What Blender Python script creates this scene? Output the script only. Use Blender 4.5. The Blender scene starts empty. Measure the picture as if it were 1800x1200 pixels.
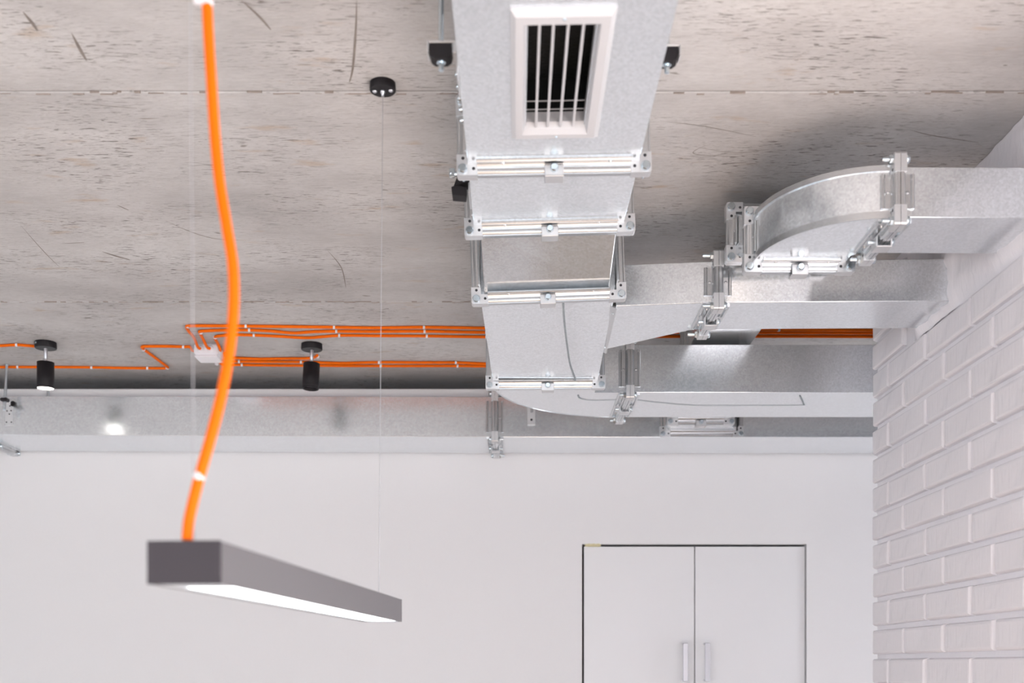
import bpy, math, random
from mathutils import Vector, Matrix
random.seed(7)
SC = bpy.context.scene
COL = SC.collection
ZC = 1.6            # eye height: all heights h below are measured from the eye, world z = h + ZC
PI = math.pi

# ------------------------------------------------------------------ camera, sky, lights, exposure
cam = bpy.data.cameras.new('camera')
cam.lens = 40.0
cam.sensor_width = 36.0
cam.shift_x = -8/1800
cam.shift_y = 568/1800
cam.clip_start = 0.02
cam.dof.use_dof = True
cam.dof.focus_distance = 2.75
cam.dof.aperture_fstop = 4.2
camo = bpy.data.objects.new('camera', cam)
camo.location = (0, 0, ZC)
camo.rotation_euler = (PI/2, 0, 0)
COL.objects.link(camo)
SC.camera = camo

w = bpy.data.worlds.new('sky'); SC.world = w; w.use_nodes = True
bg = w.node_tree.nodes['Background']
bg.inputs['Color'].default_value = (0.86, 0.93, 1.0, 1)
bg.inputs['Strength'].default_value = 1.2

def area(name, loc, rot, sx, sy, power, col):
    l = bpy.data.lights.new(name, 'AREA'); l.shape = 'RECTANGLE'; l.size = sx; l.size_y = sy
    l.energy = power; l.color = col
    o = bpy.data.objects.new(name, l); o.location = loc; o.rotation_euler = rot; COL.objects.link(o); return o
# daylight through the windows behind the viewer, in the right wall behind the viewer plus an added one in the alcove
area('daylight_rear', (-1.0, -3.12, 1.25), (PI/2, 0, 0), 3.3, 2.2, 14, (0.93, 0.97, 1.0))
area('daylight_right', (1.34, .27, 1.25), (PI/2, 0, PI/2), 2.5, 2.2, 22, (0.95, 0.98, 1.0))
area('alcove_fill', (3.42, 3.27, 1.25), (PI/2, 0, PI/2), .34, 2.2, 17, (0.95, 0.98, 1.0))  # added fill lamp for the dim back right, behind a made-up window
sun = bpy.data.lights.new('sun', 'SUN'); sun.energy = 33.0; sun.angle = 0.02; sun.color = (0.98, 0.985, 1.0)
suno = bpy.data.objects.new('sun', sun); COL.objects.link(suno)
suno.rotation_euler = Vector((-1.0, 0.70, -0.75)).to_track_quat('-Z', 'Y').to_euler()

SC.view_settings.view_transform = 'Standard'
SC.view_settings.look = 'None'
SC.view_settings.gamma = 1.0
SC.view_settings.use_curve_mapping = False
SC.view_settings.exposure = 0.54

# ------------------------------------------------------------------ materials
def newmat(name):
    m = bpy.data.materials.new(name); m.use_nodes = True
    nt = m.node_tree
    return m, nt, nt.nodes['Principled BSDF']
def nd(nt, typ, **kw):
    n = nt.nodes.new(typ)
    for k, v in kw.items(): setattr(n, k, v)
    return n
def simple(name, col, rough=0.5, metal=0.0, bump=0.0, scale=300, spec=0.5, var=0.0):
    m, nt, b = newmat(name)
    b.inputs['Base Color'].default_value = (*col, 1)
    b.inputs['Roughness'].default_value = rough
    b.inputs['Metallic'].default_value = metal
    b.inputs['Specular IOR Level'].default_value = spec
    tc = nd(nt, 'ShaderNodeTexCoord')
    no = nd(nt, 'ShaderNodeTexNoise'); no.inputs['Scale'].default_value = scale; no.inputs['Detail'].default_value = 3
    nt.links.new(tc.outputs['Object'], no.inputs['Vector'])
    if bump:
        bp = nd(nt, 'ShaderNodeBump'); bp.inputs['Strength'].default_value = bump; bp.inputs['Distance'].default_value = 0.001
        nt.links.new(no.outputs['Fac'], bp.inputs['Height']); nt.links.new(bp.outputs['Normal'], b.inputs['Normal'])
    if var:
        mx = nd(nt, 'ShaderNodeMixRGB'); mx.inputs['Color1'].default_value = (*[c*(1-var) for c in col], 1)
        mx.inputs['Color2'].default_value = (*[min(1, c*(1+var)) for c in col], 1)
        nt.links.new(no.outputs['Fac'], mx.inputs['Fac']); nt.links.new(mx.outputs['Color'], b.inputs['Base Color'])
    return m
def ramp(nt, src, stops):
    r = nd(nt, 'ShaderNodeValToRGB'); e = r.color_ramp.elements
    e[0].position, e[0].color = stops[0][0], (*stops[0][1], 1)
    e[1].position, e[1].color = stops[-1][0], (*stops[-1][1], 1)
    for p, c in stops[1:-1]:
        x = e.new(p); x.color = (*c, 1)
    nt.links.new(src, r.inputs['Fac']); return r

def galvanized(name, base, rough, wave=0.25, spangle=1.0, broad=0.0):
    m, nt, b = newmat(name)
    b.inputs['Metallic'].default_value = 1.0
    tc = nd(nt, 'ShaderNodeTexCoord')
    big = nd(nt, 'ShaderNodeTexNoise'); big.inputs['Scale'].default_value = 5.0; big.inputs['Detail'].default_value = 2
    sm = nd(nt, 'ShaderNodeTexNoise'); sm.inputs['Scale'].default_value = 420; sm.inputs['Detail'].default_value = 2
    vo = nd(nt, 'ShaderNodeTexVoronoi'); vo.inputs['Scale'].default_value = 260
    for n in (big, sm, vo): nt.links.new(tc.outputs['Object'], n.inputs['Vector'])
    mix = nd(nt, 'ShaderNodeMixRGB'); mix.inputs['Fac'].default_value = 0.5
    nt.links.new(sm.outputs['Fac'], mix.inputs['Color1']); nt.links.new(vo.outputs['Color'], mix.inputs['Color2'])
    bw = nd(nt, 'ShaderNodeRGBToBW'); nt.links.new(mix.outputs['Color'], bw.inputs['Color'])
    v = 0.07*spangle
    r = ramp(nt, bw.outputs['Val'], [(0.3, tuple(c*(1-v) for c in base)), (0.7, tuple(min(1, c*(1+v*0.6)) for c in base))])
    nt.links.new(r.outputs['Color'], b.inputs['Base Color'])
    mr = nd(nt, 'ShaderNodeMapRange'); mr.inputs['From Min'].default_value = 0.0; mr.inputs['From Max'].default_value = 1.0
    mr.inputs['To Min'].default_value = rough*0.8; mr.inputs['To Max'].default_value = rough*1.35
    nt.links.new(big.outputs['Fac'], mr.inputs['Value']); ad = nd(nt, 'ShaderNodeMath', operation='MULTIPLY_ADD'); ad.inputs[1].default_value = 0.22*spangle*rough; nt.links.new(bw.outputs['Val'], ad.inputs[0]); nt.links.new(mr.outputs['Result'], ad.inputs[2]); nt.links.new(ad.outputs[0], b.inputs['Roughness'])
    b1 = nd(nt, 'ShaderNodeBump'); b1.inputs['Strength'].default_value = wave; b1.inputs['Distance'].default_value = 0.006
    b2 = nd(nt, 'ShaderNodeBump'); b2.inputs['Strength'].default_value = 0.10*spangle; b2.inputs['Distance'].default_value = 0.0006
    nt.links.new(big.outputs['Fac'], b1.inputs['Height']); nt.links.new(bw.outputs['Val'], b2.inputs['Height'])
    nt.links.new(b1.outputs['Normal'], b2.inputs['Normal']); nt.links.new(b2.outputs['Normal'], b.inputs['Normal'])
    if broad:
        p2 = nd(nt, 'ShaderNodeBsdfPrincipled'); p2.inputs['Metallic'].default_value = 0.55; p2.inputs['Roughness'].default_value = 0.6
        nt.links.new(r.outputs['Color'], p2.inputs['Base Color']); nt.links.new(b2.outputs['Normal'], p2.inputs['Normal'])
        ms = nd(nt, 'ShaderNodeMixShader'); ms.inputs['Fac'].default_value = broad
        nt.links.new(b.outputs['BSDF'], ms.inputs[1]); nt.links.new(p2.outputs['BSDF'], ms.inputs[2])
        nt.links.new(ms.outputs['Shader'], nt.nodes['Material Output'].inputs['Surface'])
    return m
M = {}
M['galv'] = galvanized('galvanized_sheet', (0.86, 0.895, 0.925), 0.14, wave=0.22, spangle=1.7, broad=0.24)
M['galv_bar'] = galvanized('galvanized_profile', (0.64, 0.655, 0.67), 0.22, wave=0.08, spangle=0.4, broad=0.08)
M['plate'] = galvanized('pressed_steel_plate', (0.70, 0.705, 0.72), 0.36, wave=0.0, spangle=0.2, broad=0.3)
M['zinc'] = galvanized('blue_zinc', (0.66, 0.74, 0.79), 0.22, wave=0.0, spangle=0.2)
M['hole'] = simple('hole_dark', (0.03, 0.03, 0.035), 0.8)
M['rubber'] = simple('black_rubber', (0.014, 0.012, 0.014), 0.6, bump=0.2, spec=0.3)
M['black'] = simple('matte_black_paint', (0.010, 0.008, 0.010), 0.5, bump=0.1, scale=600, spec=0.25)
M['wallpaint'] = simple('white_wall_paint', (0.80, 0.795, 0.81), 0.75, bump=0.05, scale=120, var=0.012)
M['laminate'] = simple('white_laminate', (0.80, 0.80, 0.82), 0.35)
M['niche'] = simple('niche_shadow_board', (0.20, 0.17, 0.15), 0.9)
M['chrome'] = simple('satin_chrome', (0.62, 0.62, 0.65), 0.3, metal=1.0)
M['plastic'] = simple('white_plastic', (0.80, 0.79, 0.83), 0.4)
M['grille'] = simple('white_powder_coat', (0.555, 0.555, 0.58), 0.4)
M['orange'] = simple('orange_cable_sheath', (0.90, 0.155, 0.0), 0.5, bump=0.05, scale=900, spec=0.15)
M['insul'] = simple('black_duct_lining', (0.018, 0.018, 0.018), 0.45, bump=1.0, scale=160)
M['lampbody'] = simple('grey_anodised_aluminium', (0.175, 0.165, 0.176), 0.5, metal=0.3, bump=0.05, scale=500)
M['lampcap'] = simple('dark_grey_end_cap', (0.038, 0.031, 0.039), 0.55, bump=0.05)
M['lip'] = simple('pale_lamp_lip', (0.55, 0.60, 0.66), 0.4)
M['foam'] = simple('yellowed_foam', (0.72, 0.66, 0.42), 0.9, bump=0.8, scale=80)
M['mark'] = simple('grey_blue_marker', (0.30, 0.345, 0.37), 0.8, var=0.25, scale=60)
M['wire'] = simple('steel_wire', (0.45, 0.45, 0.47), 0.45, metal=0.6)
M['gasket'] = simple('white_sealant', (0.78, 0.78, 0.79), 0.6)
def emission(name, col, s):
    m, nt, b = newmat(name)
    b.inputs['Base Color'].default_value = (*col, 1)
    b.inputs['Emission Color'].default_value = (*col, 1)
    b.inputs['Emission Strength'].default_value = s
    return m
M['led'] = emission('lit_diffuser', (0.95, 0.98, 1.0), 3.5)
M['spotled'] = emission('lit_spot_lens', (1.0, 0.95, 0.86), 9.0)

def concrete():
    m, nt, b = newmat('board_formed_concrete')
    b.inputs['Roughness'].default_value = 0.85
    b.inputs['Specular IOR Level'].default_value = 0.25
    tc = nd(nt, 'ShaderNodeTexCoord')
    def noise(sx, sy, scale, detail=4, rough=0.55, off=0, rot=0.0, dist=0.0):
        mp = nd(nt, 'ShaderNodeMapping'); mp.inputs['Scale'].default_value = (sx, sy, 1); mp.inputs['Location'].default_value = (off, off*.7, 0)
        mp.inputs['Rotation'].default_value = (0, 0, rot)
        nt.links.new(tc.outputs['Object'], mp.inputs['Vector'])
        n = nd(nt, 'ShaderNodeTexNoise'); n.inputs['Scale'].default_value = scale; n.inputs['Detail'].default_value = detail
        n.inputs['Roughness'].default_value = rough; n.inputs['Distortion'].default_value = dist
        nt.links.new(mp.outputs['Vector'], n.inputs['Vector']); return n.outputs['Fac']
    def mul(a, bb):
        n = nd(nt, 'ShaderNodeMath', operation='MULTIPLY'); nt.links.new(a, n.inputs[0]); nt.links.new(bb, n.inputs[1]); return n.outputs[0]
    def mixc(fac, c1, c2):
        n = nd(nt, 'ShaderNodeMixRGB'); nt.links.new(fac, n.inputs['Fac'])
        for k, c in (('Color1', c1), ('Color2', c2)):
            if isinstance(c, tuple): n.inputs[k].default_value = (*c, 1)
            else: nt.links.new(c, n.inputs[k])
        return n.outputs['Color']
    cloud = noise(1, 1.6, 2.2, 5, 0.6, 3)
    base = ramp(nt, cloud, [(0.30, (0.45, 0.437, 0.435)), (0.5, (0.57, 0.557, 0.555)), (0.72, (0.67, 0.663, 0.66))]).outputs['Color']
    fine = noise(1, 3.0, 55, 4, 0.6, 11)
    base = mixc(ramp(nt, fine, [(0.35, (0, 0, 0)), (0.75, (0.30, 0.30, 0.30))]).outputs['Color'], base, (0.36, 0.34, 0.325))
    # bleached grain along the boards
    pale = noise(1, 9.0, 22, 4, 0.6, 31)
    base = mixc(ramp(nt, pale, [(0.5, (0, 0, 0)), (0.75, (0.35, 0.35, 0.35))]).outputs['Color'], base, (0.66, 0.64, 0.63))
    # brown rust-coloured patches
    stain = noise(1, 3.2, 6.5, 3, 0.6, 51)
    base = mixc(ramp(nt, stain, [(0.62, (0, 0, 0)), (0.74, (0.55, 0.55, 0.55))]).outputs['Color'], base, (0.46, 0.33, 0.22))
    # little dark torn streaks left by the wood grain
    streak = noise(1, 8.0, 34, 3, 0.55, 71, rot=0.03, dist=0.4)
    clump = noise(1, 1.4, 3.4, 2, 0.5, 91)
    sk = mul(ramp(nt, streak, [(0.595, (0, 0, 0)), (0.655, (1, 1, 1))]).outputs['Color'], ramp(nt, clump, [(0.40, (0.06,)*3), (0.60, (0.95,)*3)]).outputs['Color'])
    base = mixc(sk, base, (0.13, 0.11, 0.10))
    streak2 = noise(1, 11.0, 70, 2, 0.5, 131, rot=-0.04)
    sk2 = mul(ramp(nt, streak2, [(0.64, (0, 0, 0)), (0.70, (0.8, 0.8, 0.8))]).outputs['Color'], ramp(nt, clump, [(0.3, (0.2,)*3), (0.55, (1,)*3)]).outputs['Color'])
    base = mixc(sk2, base, (0.17, 0.15, 0.14))
    pit = noise(1, 2.2, 16, 2, 0.5, 171)
    base = mixc(ramp(nt, pit, [(0.735, (0, 0, 0)), (0.765, (0.7, 0.7, 0.7))]).outputs['Color'], base, (0.20, 0.175, 0.155))
    nt.links.new(base, b.inputs['Base Color'])
    bp = nd(nt, 'ShaderNodeBump'); bp.inputs['Strength'].default_value = 0.35; bp.inputs['Distance'].default_value = 0.002
    sub = nd(nt, 'ShaderNodeMath', operation='SUBTRACT'); nt.links.new(fine, sub.inputs[0]); nt.links.new(sk, sub.inputs[1])
    nt.links.new(sub.outputs[0], bp.inputs['Height']); nt.links.new(bp.outputs['Normal'], b.inputs['Normal'])
    return m
M['concrete'] = concrete()
M['joint'] = simple('concrete_joint_shadow', (0.14, 0.12, 0.11), 0.95, bump=0.5, scale=80, var=0.4)
M['ridge'] = simple('concrete_burr', (0.34, 0.29, 0.26), 0.95, bump=1.0, scale=90, var=0.35)
M['scratch'] = simple('concrete_scratch', (0.25, 0.22, 0.20), 0.95, scale=60, var=0.4)

def brickpaint(name, k):
    m, nt, b = newmat(name)
    b.inputs['Base Color'].default_value = (0.80*k, 0.775*k, 0.81*k, 1)
    b.inputs['Roughness'].default_value = 0.42
    tc = nd(nt, 'ShaderNodeTexCoord')
    mp = nd(nt, 'ShaderNodeMapping'); mp.inputs['Scale'].default_value = (1, 2.2, 0.55)
    nt.links.new(tc.outputs['Object'], mp.inputs['Vector'])
    n = nd(nt, 'ShaderNodeTexNoise'); n.inputs['Scale'].default_value = 42; n.inputs['Detail'].default_value = 5; n.inputs['Roughness'].default_value = 0.55
    n2 = nd(nt, 'ShaderNodeTexNoise'); n2.inputs['Scale'].default_value = 9; n2.inputs['Detail'].default_value = 2
    nt.links.new(mp.outputs['Vector'], n.inputs['Vector']); nt.links.new(tc.outputs['Object'], n2.inputs['Vector'])
    b1 = nd(nt, 'ShaderNodeBump'); b1.inputs['Strength'].default_value = 0.35; b1.inputs['Distance'].default_value = 0.004
    b2 = nd(nt, 'ShaderNodeBump'); b2.inputs['Strength'].default_value = 0.35; b2.inputs['Distance'].default_value = 0.02
    nt.links.new(n2.outputs['Fac'], b2.inputs['Height']); nt.links.new(n.outputs['Fac'], b1.inputs['Height'])
    nt.links.new(b2.outputs['Normal'], b1.inputs['Normal']); nt.links.new(b1.outputs['Normal'], b.inputs['Normal'])
    return m
M['brick'] = brickpaint('white_painted_brick', 0.97)
M['mortar'] = brickpaint('white_painted_mortar_lit', 1.05)  # same paint as the bricks, with light on the joints put into its colour

def planks():
    m, nt, b = newmat('oak_floor')
    b.inputs['Roughness'].default_value = 0.45
    tc = nd(nt, 'ShaderNodeTexCoord')
    br = nd(nt, 'ShaderNodeTexBrick'); br.inputs['Scale'].default_value = 1.0
    br.inputs['Brick Width'].default_value = 1.2; br.inputs['Row Height'].default_value = 0.16; br.inputs['Mortar Size'].default_value = 0.002
    br.inputs['Color1'].default_value = (0.41, 0.325, 0.265, 1); br.inputs['Color2'].default_value = (0.34, 0.265, 0.21, 1); br.inputs['Mortar'].default_value = (0.1, .07, .05, 1)
    nt.links.new(tc.outputs['Object'], br.inputs['Vector'])
    nt.links.new(br.outputs['Color'], b.inputs['Base Color'])
    return m
M['floor'] = planks()

# ------------------------------------------------------------------ mesh builder
class MB:
    def __init__(s): s.v = []; s.f = []; s.m = []; s.s = []
    def add(s, vs, fs, mi=0, smooth=False):
        o = len(s.v); s.v += [Vector(v) for v in vs]
        for f in fs: s.f.append(tuple(i+o for i in f)); s.m.append(mi); s.s.append(smooth)
        return s
    def box(s, x0, x1, y0, y1, z0, z1, mi=0):
        vs = [(x, y, z) for z in (z0, z1) for y in (y0, y1) for x in (x0, x1)]
        return s.add(vs, [(0,2,3,1), (4,5,7,6), (0,1,5,4), (2,6,7,3), (0,4,6,2), (1,3,7,5)], mi)
    def cham(s, x0, x1, y0, y1, z0, z1, c=0.002, mi=0):
        """box with chamfered edges"""
        X, Y, Z = (x0, x1), (y0, y1), (z0, z1); vs = []; idx = {}
        for i in (0, 1):
            for j in (0, 1):
                for k in (0, 1):
                    sx, sy, sz = (c if i == 0 else -c), (c if j == 0 else -c), (c if k == 0 else -c)
                    for a, p in (('x', (X[i], Y[j]+sy, Z[k]+sz)), ('y', (X[i]+sx, Y[j], Z[k]+sz)), ('z', (X[i]+sx, Y[j]+sy, Z[k]))):
                        idx[(i, j, k, a)] = len(vs); vs.append(p)
        g = lambda i, j, k, a: idx[(i, j, k, a)]
        fs = []
        for i in (0, 1): fs.append([g(i,0,0,'x'), g(i,1,0,'x'), g(i,1,1,'x'), g(i,0,1,'x')])
        for j in (0, 1): fs.append([g(0,j,0,'y'), g(1,j,0,'y'), g(1,j,1,'y'), g(0,j,1,'y')])
        for k in (0, 1): fs.append([g(0,0,k,'z'), g(1,0,k,'z'), g(1,1,k,'z'), g(0,1,k,'z')])
        for i in (0, 1):
            for j in (0, 1): fs.append([g(i,j,0,'x'), g(i,j,1,'x'), g(i,j,1,'y'), g(i,j,0,'y')])
        for i in (0, 1):
            for k in (0, 1): fs.append([g(i,0,k,'x'), g(i,1,k,'x'), g(i,1,k,'z'), g(i,0,k,'z')])
        for j in (0, 1):
            for k in (0, 1): fs.append([g(0,j,k,'y'), g(1,j,k,'y'), g(1,j,k,'z'), g(0,j,k,'z')])
        for i in (0, 1):
            for j in (0, 1):
                for k in (0, 1): fs.append([g(i,j,k,'x'), g(i,j,k,'y'), g(i,j,k,'z')])
        cen = Vector(((x0+x1)/2, (y0+y1)/2, (z0+z1)/2)); out = []
        for f in fs:
            p = [Vector(vs[q]) for q in f]; n = (p[1]-p[0]).cross(p[2]-p[0]); fc = sum(p, Vector())/len(p)
            out.append(f if n.dot(fc-cen) > 0 else f[::-1])
        return s.add(vs, out, mi)
    def lathe(s, p0, p1, prof, n=16, mi=0, smooth=True):
        """rings of (t, radius) between p0 and p1, capped"""
        p0, p1 = Vector(p0), Vector(p1); d = (p1-p0); L = d.length; d.normalize()
        a = d.orthogonal().normalized(); b = d.cross(a)
        vs = []; fs = []
        for t, r in prof:
            for k in range(n):
                an = 2*PI*k/n; vs.append(p0 + d*t*L + (a*math.cos(an)+b*math.sin(an))*r)
        for i in range(len(prof)-1):
            for k in range(n):
                k2 = (k+1) % n; fs.append((i*n+k, i*n+k2, (i+1)*n+k2, (i+1)*n+k))
        s.add(vs, fs, mi, smooth)
        s.add(vs[:n], [tuple(range(n))[::-1]], mi); s.add(vs[-n:], [tuple(range(n))], mi)
        return s
    def cyl(s, p0, p1, r, n=16, mi=0, smooth=True): return s.lathe(p0, p1, [(0, r), (1, r)], n, mi, smooth)
    def hexbolt(s, p0, p1, r, mi=0): return s.lathe(p0, p1, [(0, r), (.75, r), (1, r*.86)], 6, mi, False)
    def tube(s, pts, r, n=8, mi=0):
        pts = [Vector(p) for p in pts]; vs = []; fs = []; N = len(pts); up = None
        for i, p in enumerate(pts):
            t = (pts[min(i+1, N-1)]-pts[max(i-1, 0)]).normalized()
            if up is None: up = t.orthogonal().normalized()
            up = (up - t*up.dot(t)).normalized(); b = t.cross(up)
            for k in range(n):
                an = 2*PI*k/n; vs.append(p+(up*math.cos(an)+b*math.sin(an))*r)
        for i in range(N-1):
            for k in range(n):
                k2 = (k+1) % n; fs.append((i*n+k, i*n+k2, (i+1)*n+k2, (i+1)*n+k))
        s.add(vs, fs, mi, True); s.add(vs[:n], [tuple(range(n))[::-1]], mi); s.add(vs[-n:], [tuple(range(n))], mi)
        return s
    def extrude(s, poly, fn, t0, t1, mi=0, smooth=False):
        """closed 2D polygon swept from t0 to t1, fn(a, b, t) -> xyz"""
        n = len(poly); vs = [fn(a, b, t0) for a, b in poly]+[fn(a, b, t1) for a, b in poly]
        fs = [(i, (i+1) % n, (i+1) % n+n, i+n) for i in range(n)]
        s.add(vs, fs, mi, smooth); s.add(vs[:n], [tuple(range(n))[::-1]], mi); s.add(vs[n:], [tuple(range(n))], mi)
        return s
    def mesh(s, name, mats):
        me = bpy.data.meshes.new(name); me.from_pydata([tuple(v) for v in s.v], [], s.f)
        for mt in mats: me.materials.append(mt)
        for p, mi, sm in zip(me.polygons, s.m, s.s): p.material_index = mi; p.use_smooth = sm
        import bmesh
        bm = bmesh.new(); bm.from_mesh(me); bmesh.ops.recalc_face_normals(bm, faces=bm.faces); bm.to_mesh(me); bm.free()
        return me

def put(name, me, parent=None, label=None, kind=None):
    o = bpy.data.objects.new(name, me); COL.objects.link(o)
    if parent is not None: o.parent = parent
    if label: o['label'] = label
    if kind: o['kind'] = kind
    return o
def part(name, mb, mats, parent=None, label=None, kind=None, bevel=0, local=False):
    """mesh in world coordinates, re-based on its parent's origin"""
    if not isinstance(mats, (list, tuple)): mats = [mats]
    if parent is not None and not local:
        off = Vector((0, 0, 0)); p = parent
        while p is not None: off += Vector(p.location); p = p.parent
        mb.v = [v-off for v in mb.v]
    o = put(name, mb.mesh(name, mats), parent, label, kind)
    if bevel:
        bv = o.modifiers.new('bevel', 'BEVEL'); bv.width = bevel; bv.segments = 2; bv.limit_method = 'ANGLE'; bv.angle_limit = math.radians(35)
    return o
def thing(name, label, cat, loc=(0, 0, 0), group=None, rot=None):
    o = bpy.data.objects.new(name, None); COL.objects.link(o); o.empty_display_size = 0.05
    o.location = loc; o['label'] = label; o['category'] = cat
    if group: o['group'] = group
    if rot: o.rotation_euler = rot
    return o
def P(x, d, h): return Vector((x, d, h+ZC))
def smoothpath(pts, step=6):
    pts = [Vector(p) for p in pts]; out = []
    for i in range(len(pts)-1):
        p0 = pts[max(i-1, 0)]; p1 = pts[i]; p2 = pts[i+1]; p3 = pts[min(i+2, len(pts)-1)]
        for k in range(step):
            t = k/step
            out.append(0.5*((2*p1)+(p2-p0)*t+(2*p0-5*p1+4*p2-p3)*t*t+(3*p1-p0-3*p2+p3)*t**3))
    out.append(pts[-1]); return out

# ------------------------------------------------------------------ the room
HC = 1.026                      # ceiling above the eye
XW = 0.948                      # brick wall face
DB = 4.25                       # back wall
XL, DR = -3.6, -3.0
def slab(name, boxes, mat, kind='structure'):
    b = MB()
    for bx in boxes: b.box(bx[0], bx[1], bx[2], bx[3], bx[4]+ZC, bx[5]+ZC)
    return part(name, b, mat, kind=kind)
slab('floor', [(XL-.15, 3.45, DR-.15, DB+.5, -1.7, -1.6)], M['floor'])
# ceiling: concrete backing with formed panels, a thin joint between them
ceil = slab('ceiling', [(XL-.15, 3.45, DR-.15, DB+.5, HC+.0035, HC+.2)], M['joint'])
joints = [DR, -1.5, -.318, .86, 2.038, 3.216, DB]
for a, c in zip(joints[:-1], joints[1:]):
    b = MB(); b.cham(XL, 3.3, a+.0030, c-.0030, HC+ZC, HC+.0205+ZC, .0015)
    part('concrete_panel', b, M['concrete'], ceil)
for jd in (2.038, 3.216):       # the burr of cement squeezed out along each joint
    b = MB(); rnd = random.Random(int(jd*100)); x = XL; prev = 0
    while x < XW:
        x2 = x+rnd.uniform(.006, .035); hgt = rnd.uniform(0.0004, .0018); wd = rnd.uniform(.001, .0045); sh = rnd.uniform(-.003, .004)
        if rnd.random() < .5: b.cham(x, x2, jd+sh-wd/2+.004, jd+sh+wd/2+.004, HC-hgt+ZC, HC+.003+ZC, .0003)
        x = x2
    part('joint_burr', b, M['ridge'], ceil, kind='stuff')
# scratches and gouges in the concrete: shallow slivers
def px(x, y, d): return P((x-908)*d/2000, d, (1168-y)*d/2000)
def cpt(x, y, h=HC):            # a point seen on the ceiling plane
    d = h*2000/(1168-y); return P((x-908)*d/2000, d, h)
gb = MB()
for pts, wd in [([(292,388),(330,405),(372,418),(412,422)], .003), ([(268,0),(0,0)], 0), ([(424,0),(455,28),(476,52)], .005), ([(180,442),(205,450),(228,456)], .008),
                ([(126,58),(140,85),(152,106)], .006), ([(105,428),(148,426)], .003), ([(576,440),(600,470),(608,505)], .003), ([(627,0),(625,60),(620,120),(614,145)], .004),
                ([(36,395),(62,425),(85,450),(106,470)], .002), ([(206,360),(226,369)], .004), ([(130,180),(190,186),(240,190)], .002), ([(40,20),(55,38),(66,54)], .006),
                ([(1160,212),(1240,222),(1330,240)], .002), ([(1225,258),(1290,268),(1352,262)], .002), ([(1240,255),(1220,270),(1300,275)], .0018), ([(1600,228),(1640,238),(1720,250)], .003)]:
    if not wd: continue
    pp = smoothpath([cpt(*p) for p in pts], 5); n = len(pp)
    L = []; R = []
    for i, p in enumerate(pp):
        t = (pp[min(i+1, n-1)]-pp[max(i-1, 0)]).normalized(); sd = Vector((-t.y, t.x, 0)); k = wd*.5*max(.15, math.sin(PI*(i+.3)/(n+.6)))
        L.append(p+sd*k); R.append(p-sd*k)
    dz = Vector((0, 0, -.0004))
    for i in range(n-1): gb.add([L[i]+dz, L[i+1]+dz, R[i+1]+dz, R[i]+dz], [(0, 1, 2, 3)])
part('scratch', gb, M['scratch'], ceil, kind='stuff')
# back wall, with the niche the cabinet stands in
NX0, NX1, NH = 0.2444, 1.0838, 0.4505
wb = MB()
for bx in [(XL-.15, NX0, DB, DB+.2, -1.6, HC+.02), (NX1, 3.45, DB, DB+.2, -1.6, HC+.02), (NX0, NX1, DB, DB+.2, NH, HC+.02)]:
    wb.box(bx[0], bx[1], bx[2], bx[3], bx[4]+ZC, bx[5]+ZC)
part('wall_back', wb, M['wallpaint'], kind='structure')
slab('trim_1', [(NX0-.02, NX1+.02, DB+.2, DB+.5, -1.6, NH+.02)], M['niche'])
# left wall and rear wall, each with a wide window opening
slab('wall_left', [(XL-.15, XL, DR, -1.4, -1.6, HC+.02), (XL-.15, XL, 2.6, DB+.2, -1.6, HC+.02), (XL-.15, XL, -1.4, 2.6, -1.6, -1.45), (XL-.15, XL, -1.4, 2.6, .78, HC+.02)], M['wallpaint'])
slab('wall_rear', [(XL-.15, -3.3, DR-.15, DR, -1.6, HC+.02), (.7, 1.85, DR-.15, DR, -1.6, HC+.02), (-3.3, .7, DR-.15, DR, -1.6, -1.45), (-3.3, .7, DR-.15, DR, .78, HC+.02)], M['wallpaint'])
wf = MB()
for x in (-3.3, -2.0, -.65, .66): wf.cham(x, x+.05, DR-.1, DR-.05, -1.45+ZC, .78+ZC, .004)
for h in (-1.45, .73): wf.cham(-3.3, .71, DR-.1, DR-.05, h+ZC, h+.05+ZC, .004)
part('window_1', wf, M['plastic'], kind='structure')
wf = MB()
for d in (-1.4, -.1, 1.25, 2.55): wf.cham(XL-.1, XL-.05, d, d+.05, -1.45+ZC, .78+ZC, .004)
for h in (-1.45, .73): wf.cham(XL-.1, XL-.05, -1.4, 2.6, h+ZC, h+.05+ZC, .004)
part('window_2', wf, M['plastic'], kind='structure')
slab('wall_alcove', [(3.3, 3.45, 3.0, 3.09, -1.6, HC+.02), (3.3, 3.45, 3.45, DB+.2, -1.6, HC+.02), (3.3, 3.45, 3.09, 3.45, -1.6, -1.45), (3.3, 3.45, 3.09, 3.45, .70, HC+.02)], M['wallpaint'])
wf = MB()
for d in (3.09, 3.40): wf.cham(3.34, 3.39, d, d+.05, -1.45+ZC, .70+ZC, .004)
for h in (-1.45, .65): wf.cham(3.34, 3.39, 3.09, 3.45, h+ZC, h+.05+ZC, .004)
part('added_window_3', wf, M['plastic'], kind='structure')  # unseen window, added to let fill light in at the back right
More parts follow.
